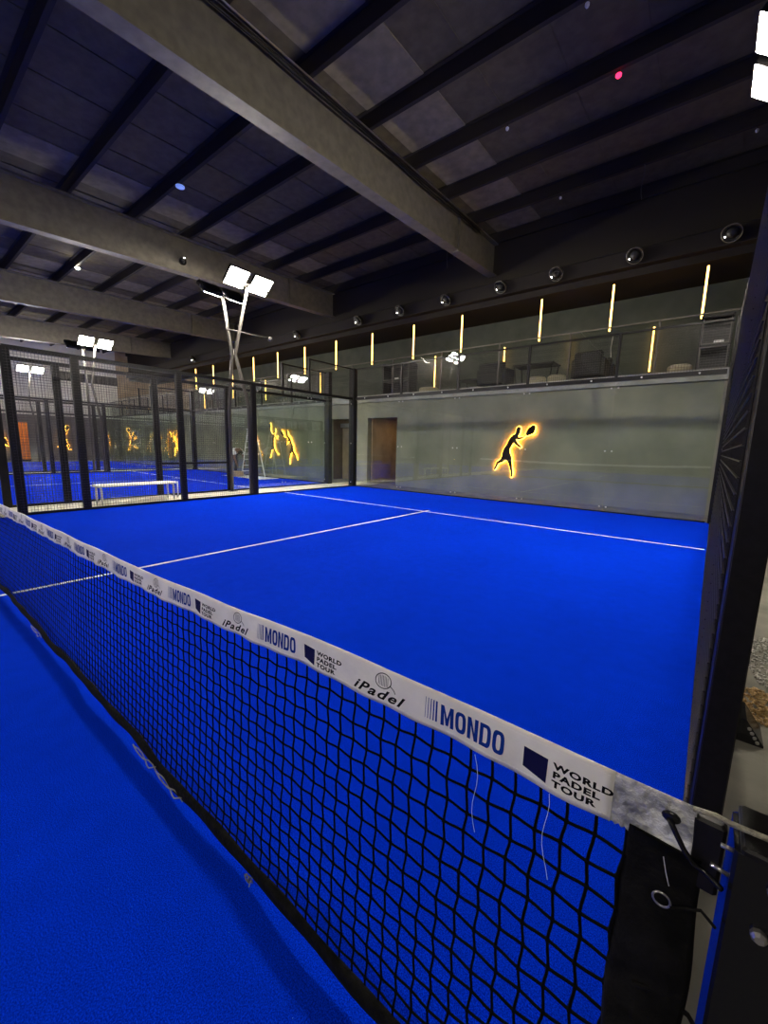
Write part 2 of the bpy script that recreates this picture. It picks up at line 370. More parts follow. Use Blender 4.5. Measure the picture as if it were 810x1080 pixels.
def back_wall(xc, label):
    root = thing('court_back_screen', (xc, 10.0, 0), label, 'court screen')
    MB().box((-4.93, -.04, 2.97), (4.93, .04, 3.06)).build('top_rail', 'black', root)
    MB().box((-4.93, -.02, 3.97), (4.93, .02, 4.01)).build('upper_rail', 'black', root)
    MB().box((-4.93, -.03, -.014), (4.93, .03, .028)).build('bottom_rail', 'black', root)
    b = wire_panel(-4.93, 4.93, 3.06, 3.97); b.v = [(y, x, z) for x, y, z in b.v]; b.build('mesh_panel', 'wire', root)
    for x in (-3, -1, 1, 3):
        MB().cbox((x-.03, -.03, 3.06), (x+.03, .03, 3.97)).build('post', 'black', root)
    for i in range(5):
        a, c = -5+2*i+.004, -3+2*i-.004
        if i == 0: a += .085
        if i == 4: c -= .085
        MB().prism(rounded(a, c, .03, 2.965, .1 if i in (0, 4) else .015), lambda u, v: (u, -.005, v), lambda u, v: (u, .005, v)).build('glass_panel', 'glass', root)
    b = MB()
    for x in (-3, -1, 1, 3):
        for z in (.12, 1.42, 2.83):
            for du in (-.07, .07): MB().lathe([(.02, 0), (.02, .006), (.01, .012)], (x+du, -.006, z), 10, (0, -1, 0)).build('glass_fixing', 'chrome', root)
    b = MB()
    for i in range(10): MB().lathe([(.02, 0), (.02, .005), (.01, .01)], (-4.5+i, -.04, 3.015), 10, (0, -1, 0)).build('rail_bolt', 'chrome', root)
    return root
side_fence(5, 1, 'black mesh and glass side fence at the right edge, nearest the camera')
side_fence(-5, -1, 'left side fence of the foreground court, black posts, mesh and glass')
side_fence(-6.4, 1, 'near side fence of the middle court, across the concrete aisle', True)
side_fence(-16.4, -1, 'far side fence of the middle court with a dark corner post')
side_fence(-17.8, 1, 'near side fence of the farthest court')
back_wall(0, 'glass back screen of the foreground court, mesh along its top, at photo centre')
back_wall(-11.4, 'glass back screen of the middle court behind the person and ladder')
back_wall(-22.8, 'glass back screen of the farthest court at far left')

# ================================================================ NET (nearest, with lettering)
def lerp(t, pts):
    for (a, va), (c, vc) in zip(pts, pts[1:]):
        if t <= c: return va+(vc-va)*(t-a)/(c-a)
    return pts[-1][1]
TOP = [(-5, .92), (-4, .90), (-2, .85), (0, .832), (1.5, .85), (2.45, .86), (3.07, .868), (3.5, .882), (3.73, .89), (3.94, .905), (4.11, .91), (4.32, .916), (4.97, .92)]
HT = .086
def ztop(x): return lerp(x, TOP)+.003*math.sin(x*9.3)*math.sin(x*2.1)
def ytape(x, z):
    k = (ztop(x)-z)/HT
    a = .0032*k*math.sin(x*17+1.1*math.sin(x*5))+.0022*k*math.sin(x*41+k*3)
    return a-.004*k
def ynet(x, z):
    k = min(1, max(0, 1-z/.83)); return -.055*k**1.1+.006*math.sin(x*2.3)*k*(1-k)*4
net = thing('padel_net', (0, 0, 0), 'black court net with a white printed top tape, stretched across the foreground', 'net')
XA, XB, XS = -4.97, 4.965, 4.862
def tape_mesh(x0, x1, y_off, n, ragged=0):
    b = MB(); rows = 8; V = []
    for i in range(n+1):
        x = x0+(x1-x0)*i/n; zt_ = ztop(x); r_ = ragged*.0025*math.sin(i*1.9)
        prof = []
        for k in range(rows, -1, -1):
            z = zt_-.006-(HT-.006)*k/rows-(r_ if k == rows else 0); prof.append((ytape(x, z)-y_off, z))
        for a in range(1, 6):
            t = math.pi*a/6; prof.append((ytape(x, zt_-.006)-y_off*math.cos(t), zt_-.006+.006*math.sin(t)))
        for k in range(0, rows+1):
            z = zt_-.006-(HT-.006)*k/rows-(r_ if k == rows else 0); prof.append((ytape(x, z)+y_off, z))
        V += [(x, p[0], p[1]) for p in prof]
    m = len(V)//(n+1); F = [(i*m+k, (i+1)*m+k, (i+1)*m+k+1, i*m+k+1) for i in range(n) for k in range(m-1)]
    F += [(i*m, i*m+m-1, (i+1)*m+m-1, (i+1)*m) for i in range(n)]
    F += [tuple(range(m)), tuple(reversed(range(n*m, n*m+m)))]
    b.add(V, F); return b
tape = tape_mesh(XA, XS, .004, 700, 0).build('net_tape', 'vinyl', net, True); tag(tape, 'white vinyl top tape with printed names')
tend = tape_mesh(XS-.004, XB, .0028, 40, 1).build('tape_end', 'vinylg', net, True); tag(tend, 'grey crumpled bare end of the tape')
b = MB()
for zz in (.008, HT-.009):      # stitched seams
    x = 2.2
    while x < XS-.01:
        z = ztop(x)-zz; b.tube((x, ytape(x, z)-.0048, z), (x+.004, ytape(x+.004, ztop(x+.004)-zz)-.0048, ztop(x+.004)-zz), .00045, 4); x += .0065
b.build('stitching', 'vinyl', net)
# lettering
def text_mesh(txt, size, sx, shear, off, space=1.0, line=1.0, align='LEFT'):
    c = bpy.data.curves.new('lettering', 'FONT'); c.body = txt; c.size = size; c.offset = off; c.shear = shear
    c.space_character = space; c.space_line = line; c.resolution_u = 3; c.align_x = align
    o = bpy.data.objects.new('lettering', c); COL.objects.link(o)
    bpy.context.view_layer.update()
    me = bpy.data.meshes.new_from_object(o.evaluated_get(bpy.context.evaluated_depsgraph_get()))
    bpy.data.objects.remove(o)
    V = [(v.co.x*sx, v.co.y) for v in me.vertices]; F = [tuple(p.vertices) for p in me.polygons]
    return V, F
def fit(V, x0, x1, z0, z1):
    ax = min(v[0] for v in V); bx = max(v[0] for v in V); az = min(v[1] for v in V); bz = max(v[1] for v in V)
    return [(x0+(v[0]-ax)/(bx-ax)*(x1-x0), z0+(v[1]-az)/(bz-az)*(z1-z0)) for v in V]
def onto(b, V, F, x0, drop):
    """V: (u, v) in metres; v measured up from tape bottom"""
    P = []
    for u, v in V:
        x = x0+u; z = ztop(x)-HT+v; P.append((x, ytape(x, z)-.0046, z))
    b.add(P, F)
def thick(pts, wd):
    """polyline to flat quads in u,v"""
    V = []; F = []
    for (a, b_), (c, d) in zip(pts, pts[1:]):
        t = Vector((c-a, d-b_)); L_ = t.length
        if L_ < 1e-6: continue
        t /= L_; nx, ny = -t.y*wd/2, t.x*wd/2; k = len(V)
        V += [(a+nx, b_+ny), (a-nx, b_-ny), (c-nx, d-ny), (c+nx, d+ny)]; F.append((k, k+1, k+2, k+3))
    return V, F
def ring(cx, w_, h, tx, tz, left_flat=False, n=28):
    o_ = []; i_ = []
    for k in range(n):
        t = 2*math.pi*k/n; c, s_ = math.cos(t), math.sin(t); e = .62
        f = lambda q: math.copysign(abs(q)**e, q)
        ex = math.copysign(1, c) if (left_flat and c < 0 and abs(s_) > 1e-6 and False) else f(c)
        if left_flat and c < 0: ex = -1; 
        o_.append((cx+ex*w_/2, h/2+f(s_)*h/2)); i_.append((cx+ex*(w_/2-tx), h/2+f(s_)*(h/2-tz)))
    return o_+i_, [(k, (k+1) % n, n+(k+1) % n, n+k) for k in range(n)]
mondo = []; mondoF = []
def glyph(V_, F_):
    k = len(mondo); mondo.extend(V_); mondoF.extend([tuple(i+k for i in f) for f in F_])
def strokes(x, polys):
    for p in polys: glyph([(x+a, c) for a, c in p], [tuple(range(len(p)))])
strokes(0, [[(0,0),(.26,0),(.26,1),(0,1)], [(.74,0),(1.0,0),(1.0,1),(.74,1)], [(.26,1),(.18,1),(.40,.05),(.50,.05),(.50,.42)], [(.74,1),(.50,.42),(.50,.05),(.60,.05),(.82,1)]])
glyph(*ring(1.53, .80, 1, .25, .17))
strokes(2.06, [[(0,0),(.25,0),(.25,1),(0,1)], [(.53,0),(.78,0),(.78,1),(.53,1)], [(.25,1),(.10,1),(.53,0),(.68,0)]])
glyph(*ring(3.36, .80, 1, .25, .17, True))
glyph(*ring(4.28, .80, 1, .25, .17))
mondo = fit(mondo, 0, .137, 0, .046)
wpt, wptF = text_mesh('WORLD\nPADEL\nTOUR', .02, 1.4, .0, .0009, 1.12, 1.02); wpt = fit(wpt, 0, .093, 0, .043)
ipad, ipadF = text_mesh('iPadel', .03, 1.6, .45, .0008, 1.2); ipad = fit(ipad, 0, .15, 0, .025)
# the white panel length repeats every 0.6 m, as on the photographed tape
OFFS = [4.508-.6*k for k in range(0, 15)]
for x0 in OFFS:
    if x0 < -4.6: break
    b = MB()
    for i, wd in enumerate((.0012, .0017, .0022, .003, .0042)):
        u = .002+i*.0062; b_ = [(u, .021), (u+wd, .021), (u+wd, .021+.046), (u, .021+.046)]
        onto(b, b_, [(0, 1, 2, 3)], x0, 0)
    onto(b, [(u+.039, v+.019) for u, v in mondo], mondoF, x0, 0)
    b.build('printed_name', 'inkblue', tape)
    b = MB(); xm = x0+.212
    onto(b, [(0, .012+.01), (.042, .012), (.042, .056), (0, .06)], [(0, 1, 2, 3)], xm, 0)
    b.build('printed_emblem', 'inknavy', tape)
    b = MB(); onto(b, [(u, v+.013) for u, v in wpt], wptF, x0+.262, 0)
    b.build('printed_words', 'inkblack', tape)
    xi = x0-.2
    if xi < -4.9: continue
    b = MB(); onto(b, [(u, v+.012) for u, v in ipad], ipadF, xi, 0)
    ell = [(.088+.022*math.cos(t*math.pi/10)+.003*math.sin(t*math.pi/10), .058+.018*math.sin(t*math.pi/10)) for t in range(21)]
    onto(b, *thick(ell, .0022), xi, 0)
    for k in range(-3, 4):
        h = math.sqrt(max(0, 1-(k*.2)**2))*.013; onto(b, *thick([(.088+k*.0042, .058-h), (.088+k*.0042, .058+h)], .0013), xi, 0)
    onto(b, *thick([(.108, .052), (.118, .045), (.122, .038)], .0022), xi, 0)
    b.build('printed_racket_logo', 'inkblack', tape)
# net cords
b = MB(); SP = .0445
nx = int((4.885+4.9)/SP); nz = 17
def node(i, j):
    x = -4.9+(4.885+4.9)*i/nx; zt_ = ztop(x)-HT+.004; zb_ = .05+.006*math.sin(x*3.1)
    k = j/nz; near = max(0, (x-2.6)/2.3)
    x += .0024*(1 if j % 2 else -1)*(0 < j < nz)
    z = zt_+(zb_-zt_)*k+.0026*(1 if (i+j) % 2 else -1)*(0 < j < nz)
    z += near*(.0016*math.sin(i*.9+j*.6))-.008*near**2*math.sin(k*math.pi); x += near*.0016*math.sin(i*.7+j*.8)
    return Vector((x, ynet(x, z), z))
P = [[node(i, j) for j in range(nz+1)] for i in range(nx+1)]
def smooth_path(Q, q):
    out = []
    for a in range(len(Q)-1):
        p0, p1, p2, p3 = Q[max(a-1, 0)], Q[a], Q[a+1], Q[min(a+2, len(Q)-1)]
        for h in range(q):
            t = h/q; out.append(.5*((2*p1)+(p2-p0)*t+(2*p0-5*p1+4*p2-p3)*t*t+(3*p1-p0-3*p2+p3)*t**3))
    return out+[Q[-1]]
i0 = int(nx*.72)
def rad(i): return .0020 if i < i0 else .0020+.0009*(i-i0)/(nx-i0)
for i in range(nx+1):
    if i < i0: b.path(P[i], rad(i), 3)
    else: b.path(smooth_path(P[i], 3), rad(i), 5)
for j in range(1, nz):
    b.path([P[i][j] for i in range(i0+1)], .0020, 3)
    pts = smooth_path([P[i][j] for i in range(i0, nx+1)], 3); m_ = len(pts)
    b.path(pts, [.0020+.0009*k/m_ for k in range(m_)], 5)
    for i in range(i0, nx+1): b.ball(P[i][j], rad(i)*1.75, 6)
b.build('net_cords', 'cord', net)
# hem along the bottom and the sleeve at the post end
b = MB(); n = 260; V = []
for i in range(n+1):
    x = -4.9+(4.9+4.9)*i/n; zc = .05+.006*math.sin(x*3.1)+.005*math.sin(x*11); y = -.056+.004*math.sin(x*7); bulge = .011+.003*math.sin(x*19)
    for k in range(8):
        t = 2*math.pi*k/8; V.append((x, y+bulge*math.cos(t), max(.008, zc+.004+.029*math.sin(t))))
b.add(V, [(i*8+k, i*8+(k+1) % 8, (i+1)*8+(k+1) % 8, (i+1)*8+k) for i in range(n) for k in range(8)]+[tuple(range(8)), tuple(reversed(range(n*8, n*8+8)))])
tag(b.build('bottom_hem', 'sleeve', net, True), 'black fabric hem along the foot of the net')
b = MB()
for x0, x1 in ((1.1, 1.35), (3.0, 3.22), (3.24, 3.46), (3.9, 3.93)):
    for q in (0, .012):
        pts = [(x0+(x1-x0)*t/8, -.072-.004*math.sin(t*1.3+q*99), .03+.02*math.sin(t*.9+q*200)) for t in range(9)]
        b.path(pts, .0024, 5)
b.build('hem_cord', 'rope', net, True)
b = MB(); n = 40; V = []
for i in range(n+1):
    z = .03+(ztop(4.93)-HT+.012-.03)*i/n
    xl = 4.888+.004*math.sin(z*14)-.01*math.exp(-((z-.57)/.09)**2); xr = 4.984+.003*math.sin(z*22); y = ynet(4.9, z)
    th = .007+.003*math.sin(z*31)+.03*math.exp(-((z-.52)/.06)**2)
    for (x, dy) in ((xl, 0), (xl+.01, -th), ((xl+xr)/2, -th*.8-.004*math.sin(z*40)), (xr-.008, -th), (xr, 0), (xr-.008, th), ((xl+xr)/2, th*.8), (xl+.01, th)):
        V.append((x, y+dy, z))
b.add(V, [(i*8+k, i*8+(k+1) % 8, (i+1)*8+(k+1) % 8, (i+1)*8+k) for i in range(n) for k in range(8)]+[tuple(range(8)), tuple(reversed(range(n*8, n*8+8)))])
tag(b.build('side_sleeve', 'sleeve', net, True), 'black fabric sleeve at the post end of the net')
b = MB()
b.path([(4.94+.011*math.cos(t), ynet(4.94, .76)-.013, .76+.011*math.sin(t)) for t in [k*math.pi/8 for k in range(16)]], .0016, 6, True)
b.build('eyelet', 'chrome', net, True)
b = MB().path([(4.951, -.024, .76), (4.965, -.018, .765), (4.985, -.015, .775), (5.0, -.034, .78)], .0022, 6)
b.build('side_tie', 'sleeve', net, True); b = MB(); b.path([(4.92, -.03, .60), (4.95, -.02, .605), (4.99, -.02, .60), (5.02, -.036, .58)], .0035, 6)
b.build('side_tie', 'sleeve', net, True)
b = MB()    # hook strap through the tape hole
b.ball((4.937, -.011, .893), .011, 12, (1.1, .35, .85))
b.path([(4.935, -.014, .892), (4.945, -.017, .876), (4.956, -.018, .858), (4.968, -.016, .842), (4.982, -.012, .835), (5.0, -.03, .838)], [.0045, .0042, .004, .004, .004, .004], 6)
tag(b.build('strap', 'gloss', net, True), 'black hook strap threaded through the tape end')
b = MB()
for (x, a, z1) in ((4.63, 0, .83), (4.765, 1, .83)):
    b.path([(x+.006*math.sin(k*.8+a)+k*.0015, -.012-.003*k*.3, z1-.02*k) for k in range(9)], .0005, 4)
b.path([(4.935, -.018, .83), (4.94, -.02, .81), (4.946, -.02, .79)], .0006, 4)
b.build('loose_thread', 'white', net)
b = MB().path([(4.96, 0, ztop(4.96)-.004), (4.985, -.001, .919), (5.0, -.002, .918), (5.05, -.003, .921), (5.075, -.003, .921), (5.14, -.002, .90), (5.2, .0, .86)], .0038, 8)
tag(b.build('tension_cable', 'rope', net, True), 'beige tension cable running to the post')

b = MB().cbox((4.962, -.006, .80), (4.999, .02, .908), .004); tag(b.build('hook_plate', 'black', net), 'black plate between tape end and post')
post = thing('net_post', (5.072, .012, 0), 'glossy black net post holding the cable, bottom right corner', 'net post')
MB().cbox((-.066, -.04, 0), (.066, .04, .905), .004).build('column', 'gloss', post)
MB().cbox((-.068, -.1, -.013), (.12, .1, .01), .003).build('base_plate', 'gloss', post)
b = MB().cbox((-.06, -.045, .905), (.075, .045, .914), .003); b.prism([(-.02, 0), (.0, 0), (.002, .03), (-.004, .042), (-.014, .042), (-.02, .03)], lambda u, v: (u+.01, .015, .912+v), lambda u, v: (u+.01, .033, .912+v))
b.build('cable_guide', 'black', post)
for (x, z, r_) in ((-.02, .87, .011), (-.03, .80, .009), (.0, .72, .008)):
    MB().lathe([(r_, 0), (r_, .006), (r_*.6, .01)], (x, -.04, z), 8, (0, -1, 0)).build('bolt', 'chrome', post)
b = MB().path([(.045, -.042, .86), (.03, -.055, .862), (.022, -.06, .85), (.024, -.058, .835), (.034, -.048, .83), (.046, -.042, .832)], .0028, 8); b.build('wire_hook', 'chrome', post, True)
for z, e in ((.885, 0), (.845, .007)): MB().tube((-.064, -.02, z), (-.078-e, -.02, z+e*.5), .003, 8).build('hook_pin', 'chrome', post, True)

# ================================================================ FLOODLIGHTS
def floodlight(x, y, s, bow, label, lens='lamp', group='floodlights on bent poles beside the courts'):
    """s: +1 lamps face +X. pole bows by `bow` in x"""
    root = thing('floodlight_pole', (x, y, 0), label, 'floodlight', group)
    MB().cbox((-.12, -.12, -.014), (.12, .12, .01), .003).build('base_plate', 'polem', root)
    MB().path([(0, 0, 0), (0, 0, 2.4), (bow, -.1, 3.83), (s*.12, 0, 5.5)], [.05, .05, .045, .04], 8).build('pole', 'polem', root, True)
    MB().cbox((s*.12-.03, -.6, 5.46), (s*.12+.03, .6, 5.52), .004).build('crossarm', 'polem', root)
    for yy in (-.35, .35):
        a = math.radians(38)*s
        rot = Matrix.Rotation(-a, 3, 'Y')
        def tr(v, yy=yy): 
            q = rot @ Vector(v); return (q.x+s*.16, q.y+yy, q.z+5.57)
        b = MB().cbox((-.25, -.27, -.03), (.25, .27, .06), .015)
        for k in range(7): b.box((-.22, -.24+k*.077, .06), (.22, -.225+k*.077, .10))
        b.v = [tr(v) for v in b.v]; body = b.build('lamp_head', 'black', root)
        b = MB().box((-.235, -.255, -.037), (.235, .255, -.031)); b.v = [tr(v) for v in b.v]; b.build('lens', lens, body)
        b = MB().box((-.03, -.285, -.02), (.03, -.27, .05)).box((-.03, .27, -.02), (.03, .285, .05)); b.v = [tr(v) for v in b.v]; b.build('bracket', 'polem', body)
    return root
floodlight(-5.18, 5.95, 1, -.42, 'nearest lit twin floodlight on a bent grey pole by the left fence')
floodlight(-6.22, 5.98, -1, .42, 'bent pole with floodlights turned away, crossing the nearest lit pole')
floodlight(-16.55, 5.9, 1, -.42, 'second lit twin floodlight, beyond the middle court')
floodlight(-17.65, 5.8, -1, .42, 'floodlight pole turned away beside the second lit pair')
floodlight(-28.0, 5.9, 1, -.42, 'farthest lit twin floodlight by the off white wall')
floodlight(5.14, 5.85, -1, .3, 'floodlight at the right edge of the photo above the mesh')
floodlight(-5.14, -6, 1, -.42, 'floodlight over the near half of the left fence, outside the photo', 'lampdim')
floodlight(5.14, -6, -1, .42, 'floodlight over the near half of the right fence, outside the photo', 'lampdim')
floodlight(-16.55, -6, 1, -.42, 'floodlight over the near half of the middle court, outside the photo', 'lampdim')
floodlight(-6.3, -6, -1, .42, 'turned away floodlight over the near half of the middle court, outside the photo', 'lampdim')
floodlight(-17.65, -6, -1, .42, 'turned away floodlight over the near half of the farthest court, outside the photo', 'lamp')
floodlight(-28.0, -6, 1, -.42, 'floodlight over the near half of the farthest court, outside the photo', 'lampdim')

# ================================================================ LED BARS
UP_X = [4.3, 2.32, .44, -2.17, -4.13, -6.11, -8.13, -10.15, -12.14, -14.15, -16.15, -18.13, -20.15, -22.2]
names_u = ['hanging amber light bar farthest right, above the framed dark cabinet', 'second hanging amber light bar from the right', 'third hanging amber light bar from the right', 'fourth hanging amber light bar from the right', 'fifth hanging amber light bar from the right',
           'sixth hanging amber light bar from the right, left of the corner post', 'seventh hanging amber light bar from the right', 'eighth hanging amber light bar from the right', 'ninth hanging amber light bar from the right', 'tenth hanging amber light bar, just right of the bent poles',
           'eleventh hanging amber light bar, behind the bent poles', 'hanging amber light bar just left of the bent poles', 'small hanging amber light bar, second left of the bent poles', 'small hanging amber light bar, third left of the bent poles']
def ledbar(x, y, z0, z1, label, hang):
    root = thing('light_bar', (x, y, z0), label, 'light bar', 'amber light bars over the mezzanine')
    L_ = z1-z0
    MB().tube((0, -.012, 0), (0, -.012, L_), .022, 10).build('tube', 'led', root, True)
    MB().cbox((-.02, .008, -.01), (.02, .03, L_+.01), .003).build('channel', 'black', root)
    if hang: MB().tube((0, .01, L_), (0, .01, 6.10-z0), .003, 5).build('wire', 'steel_d', root)
    else: MB().cbox((-.015, .03, L_*.4), (.015, 13.998-y, L_*.4+.05), .002).build('bracket', 'black', root)
for i, x in enumerate(UP_X): ledbar(x, 12.2, 4.62, 5.79, names_u[i], True)
for i, (x, z0, z1, t) in enumerate([(3.14, 3.76, 5.0, 'wall light bar low behind the mesh, near the right cabinet'), (.86, 4.0, 5.05, 'wall light bar above the dark mezzanine chairs'), (-1.36, 4.0, 5.0, 'wall light bar above the mezzanine sofa'), (-4.25, 3.84, 5.02, 'wall light bar low behind the balustrade, near the left cabinet'),
                                 (-11.0, 4.0, 5.0, 'wall light bar left of the court corner, behind the upper mesh'), (-15.6, 3.9, 5.0, 'wall light bar seen just right of the bent poles'), (-19, 4.2, 5.3, 'wall light bar seen between the bent poles'), (-22.5, 3.7, 4.6, 'wall light bar left of the bent poles')]):
    ledbar(x, 13.93, z0, z1, t, False)

# ================================================================ ROUND FITTINGS ON THE CROSS BEAM
def spot(x, y, z, label, group, big=.2, axis=(-.15, -.75, -.65)):
    root = thing('round_spotlight', (x, y, z), label, 'spotlight', group)
    ax = Vector(axis).normalized()
    MB().lathe([(big*.5, -.10), (big*.8, -.06), (big*.92, .02), (big*.92, .06), (big*.8, .06), (big*.8, .03)], (0, 0, 0), 20, ax).build('housing', 'black', root, True)
    u = ax.orthogonal().normalized(); v = ax.cross(u); c = ax*.06
    MB().path([c+big*(math.cos(t)*u+math.sin(t)*v)*.95 for t in [k*math.pi/12 for k in range(24)]], .008, 8, True).build('rim', 'steel', root, True)
    MB().lathe([(big*.55, .02), (big*.55, .05), (big*.3, .065)], (0, 0, 0), 16, ax).build('lens', 'lens', root, True)
    MB().tube((0, 0, 0), (0, .1, .08), .018, 8).build('bracket', 'black', root, True)
    b = MB()
    r_ = RT*.10
    MB().ball(c+Vector((.11, 0, .06)), .013, 8).build('indicator', 'lampsmall', root); MB().ball(c+Vector((-.11, 0, -.05)), .013, 8).build('indicator', 'lampsmall', root)
SPX = [(4.68, 'first round spotlight from the right on the dark cross beam'), (2.94, 'second round spotlight from the right on the dark cross beam'), (1.17, 'third round spotlight from the right on the dark cross beam'), (-.35, 'fourth round spotlight from the right on the dark cross beam'), (-2.13, 'fifth round spotlight from the right on the dark cross beam'),
       (-3.89, 'sixth round spotlight from the right on the dark cross beam'), (-5.8, 'seventh round spotlight from the right on the dark cross beam'), (-9.26, 'round spotlight on the cross beam just right of the bent poles'), (-18.1, 'small round spotlight on the cross beam left of the bent poles')]
for x, t in SPX: spot(4.925+(x-4.925)*1.0728, 11.88, 6.30, t, 'round spotlights on the cross beam')
spot(-8.2, 5.83, 6.79, 'small round spotlight on the side of a roof beam, left of the lit floodlight', 'spotlights on the roof beam', .12, (.7, -.5, -.5))

# ceiling bits
def sensor(x, y, label, cat='ceiling sensor', m='white', name='ceiling_sensor', r=.03, zz=None):
    z = zt(y)-.17 if zz is None else zz
    root = thing(name, (x, y, z), label, cat)
    MB().tube((0, 0, 0), (0, 0, -.07), .008, 6).build('stem', 'steel_d', root)
    MB().lathe([(r*.5, -.06), (r, -.075), (r, -.10), (r*.6, -.12), (r*.2, -.125)], (0, 0, 0), 14).build('head', m, root, True)
def purl(y): 
    k = round((y+12.1)/1.515); return -12.1+1.515*k+.035
sensor(1.11, purl(7.49), 'white ceiling sensor left of the red one')
sensor(2.86, purl(6.19), 'white ceiling sensor near the top edge of the photo')
sensor(2.99, purl(7.57), 'small red ceiling lamp under the roof', 'indicator lamp', 'red', 'red_ceiling_lamp', .045)
sensor(4.84, purl(10.2), 'white ceiling sensor farthest right', )
sensor(1.23, purl(10.28), 'faint white ceiling sensor between the roof beam and the right edge')
sensor(-5.67, purl(4.7), 'bluish white device hanging under a purlin between two roof beams', 'ceiling device', 'bluedev', 'ceiling_device', .1)
sensor(-13.32, purl(4.73), 'small lit ceiling lamp between the dark beams at left', 'ceiling lamp', 'lampsmall', 'ceiling_lamp', .07)
# cables along the main beam
b = MB(); c2 = MB()
for k, (dx, dz, rr) in enumerate(((.10, 0, .018), (.135, -.03, .015), (.12, .04, .012))):
    pts = [(-1.2+dx+.012*math.sin(y*1.3+k), y, zt(y)-.26+dz-.03*abs(math.sin(y*.9+k*.2))) for y in [(-13.5+i*.5) for i in range(50)]]
    b.path(pts, rr, 6)
cr = thing('cable_bundle', (0, 0, 0), 'black cables with a thin grey conduit along the large roof beam', 'cable')
b.build('black_cable', 'black', cr, True)
MB().path([(-1.02, y, zt(y)-.215) for y in (-13.5, 0, 11)], .014, 8).build('grey_conduit', 'chrome', cr, True)
hk = thing('beam_hanger', (-1.04, 9.7, 6.6), 'small angled steel hanger on the side of the large roof beam', 'hanger')
MB().box((0, -.015, 0), (.02, .015, .62)).box((-.14, -.03, -.03), (.06, .03, 0)).build('strap', 'steel', hk)
# drooping leftover wires
def dangle(x, y, z, L_, label):
    b = MB().path([(x+.02*math.sin(k*1.2), y, z-L_*k/6) for k in range(7)], .008, 5)
    tag(b.build('dangling_wire', 'polem', None, True), label, 'wire')
dangle(3.0, 10.6, 7.62, .7, 'loose wire hanging from the roof near the right end')
dangle(-1.95, 10.7, 7.62, .9, 'thin rod hanging from the roof right of centre')
cd = MB().tube((-5.6, 5.6, 4.42), (-5.6, 6.95, 4.45), .02, 8).ball((-5.6, 7.0, 4.44), .07, 10)
tag(cd.build('tie_bar', 'polem', None, True), 'short horizontal bar with round end by the bent poles', 'bar')
tl = thing('tube_light', (2.06, 13.985, 4.1), 'thin unlit wavy white cable strip on the mezzanine wall', 'wire')
MB().path([(.015*math.sin(k), 0, .1*k) for k in range(9)], .012, 6).build('strip', 'white', tl, True)

# ================================================================ GLASS BALUSTRADE
bal = thing('glass_balustrade', (0, 11.42, 3.3), 'long glass balustrade along the mezzanine edge, reflecting lamps', 'balustrade')
x = BX[0]+.05; k = 0
while x < BX[1]-.1:
    if not 3 < x < 5: MB().box((x+.02, -.006, .04), (min(x+1.98, BX[1]-.02), .006, 1.2)).build('glass_pane', 'bglass', bal)
    MB().cbox((x-.02, -.02, 0), (x+.02, .02, 1.22), .003).build('post', 'polem', bal)
    x += 2.0; k += 1
MB().box((BX[0], -.015, 1.2), (BX[1], .015, 1.235)).build('handrail', 'steel', bal)

# ================================================================ MEZZANINE FURNITURE (floor at 3.3)
ZF = 3.3
def cabinet(x0, x1, y, h, label):
    r = thing('framed_cabinet', ((x0+x1)/2, y, ZF), label, 'cabinet'); w_ = (x1-x0)/2
    b = MB().box((-w_, -.25, .03), (-w_+.03, .25, h)).box((w_-.03, -.25, .03), (w_, .25, h)).box((-w_, -.25, h-.05), (w_, .25, h)).box((-w_, .22, .03), (w_, .25, h)).box((-w_, -.25, 0), (w_, .25, .05)).box((-w_, -.25, h*.45), (w_, .25, h*.45+.04)); b.build('body', 'black', r)
    f = .02; b = MB()
    for (a, c) in ((.06, h*.44), (h*.49, h-.06)): b.box((-w_+.04, -.27, a), (w_-.04, -.255, a+f)).box((-w_+.04, -.27, c-f), (w_-.04, -.255, c)).box((-w_+.04, -.27, a), (-w_+.04+f, -.255, c)).box((w_-.04-f, -.27, a), (w_-.04, -.255, c))
    b.build('door_frame', 'polem', r)
    MB().box((-.02, -.275, h*.5), (.16, -.27, h*.5+.05)).build('badge_plate', 'white', r)
cabinet(4.33, 4.93, 11.95, 1.25, 'dark framed cabinet at the right end of the mezzanine')
cabinet(-5.2, -3.95, 12.0, 1.15, 'wide dark framed cabinet on the mezzanine near the court corner')
def sofa(x, y, w_, label, m='sofa'):
    r = thing('mezzanine_armchair', (x, y, ZF), label, 'armchair', 'seats on the mezzanine')
    MB().cbox((-w_/2, -.35, .12), (w_/2, .35, .42), .04).build('seat', m, r)
    MB().cbox((-w_/2, -.38, .15), (w_/2, -.22, .75), .04).build('backrest', m, r)
    for s in (-1, 1): MB().cbox((s*w_/2-.06, -.35, .1), (s*w_/2+.06, .35, .58), .03).build('armrest', m, r)
    for a in (-1, 1):
        for c in (-1, 1): MB().tube((a*(w_/2-.05), c*.28, 0), (a*(w_/2-.05), c*.28, .12), .02, 8).build('leg', 'black', r)
sofa(-.78, 12.0, .85, 'low dark armchair on the mezzanine near the middle light bars')
sofa(1.98, 12.0, .7, 'low dark armchair on the mezzanine right of the table')
sofa(2.0, 13.1, .7, 'dark armchair on the mezzanine, farther back behind another')
def table(x, y, w_, h, label):
    r = thing('mezzanine_table', (x, y, ZF), label, 'table')
    MB().cbox((-w_/2, -.35, h-.04), (w_/2, .35, h), .008).build('tabletop', 'black', r)
    for a in (-1, 1):
        for c in (-1, 1): MB().tube((a*(w_/2-.12), c*.25, 0), (a*(w_/2-.04), c*.3, h-.04), .018, 8).build('leg', 'black', r)
table(.45, 12.1, 1.2, .62, 'dark low table on the mezzanine between armchairs')
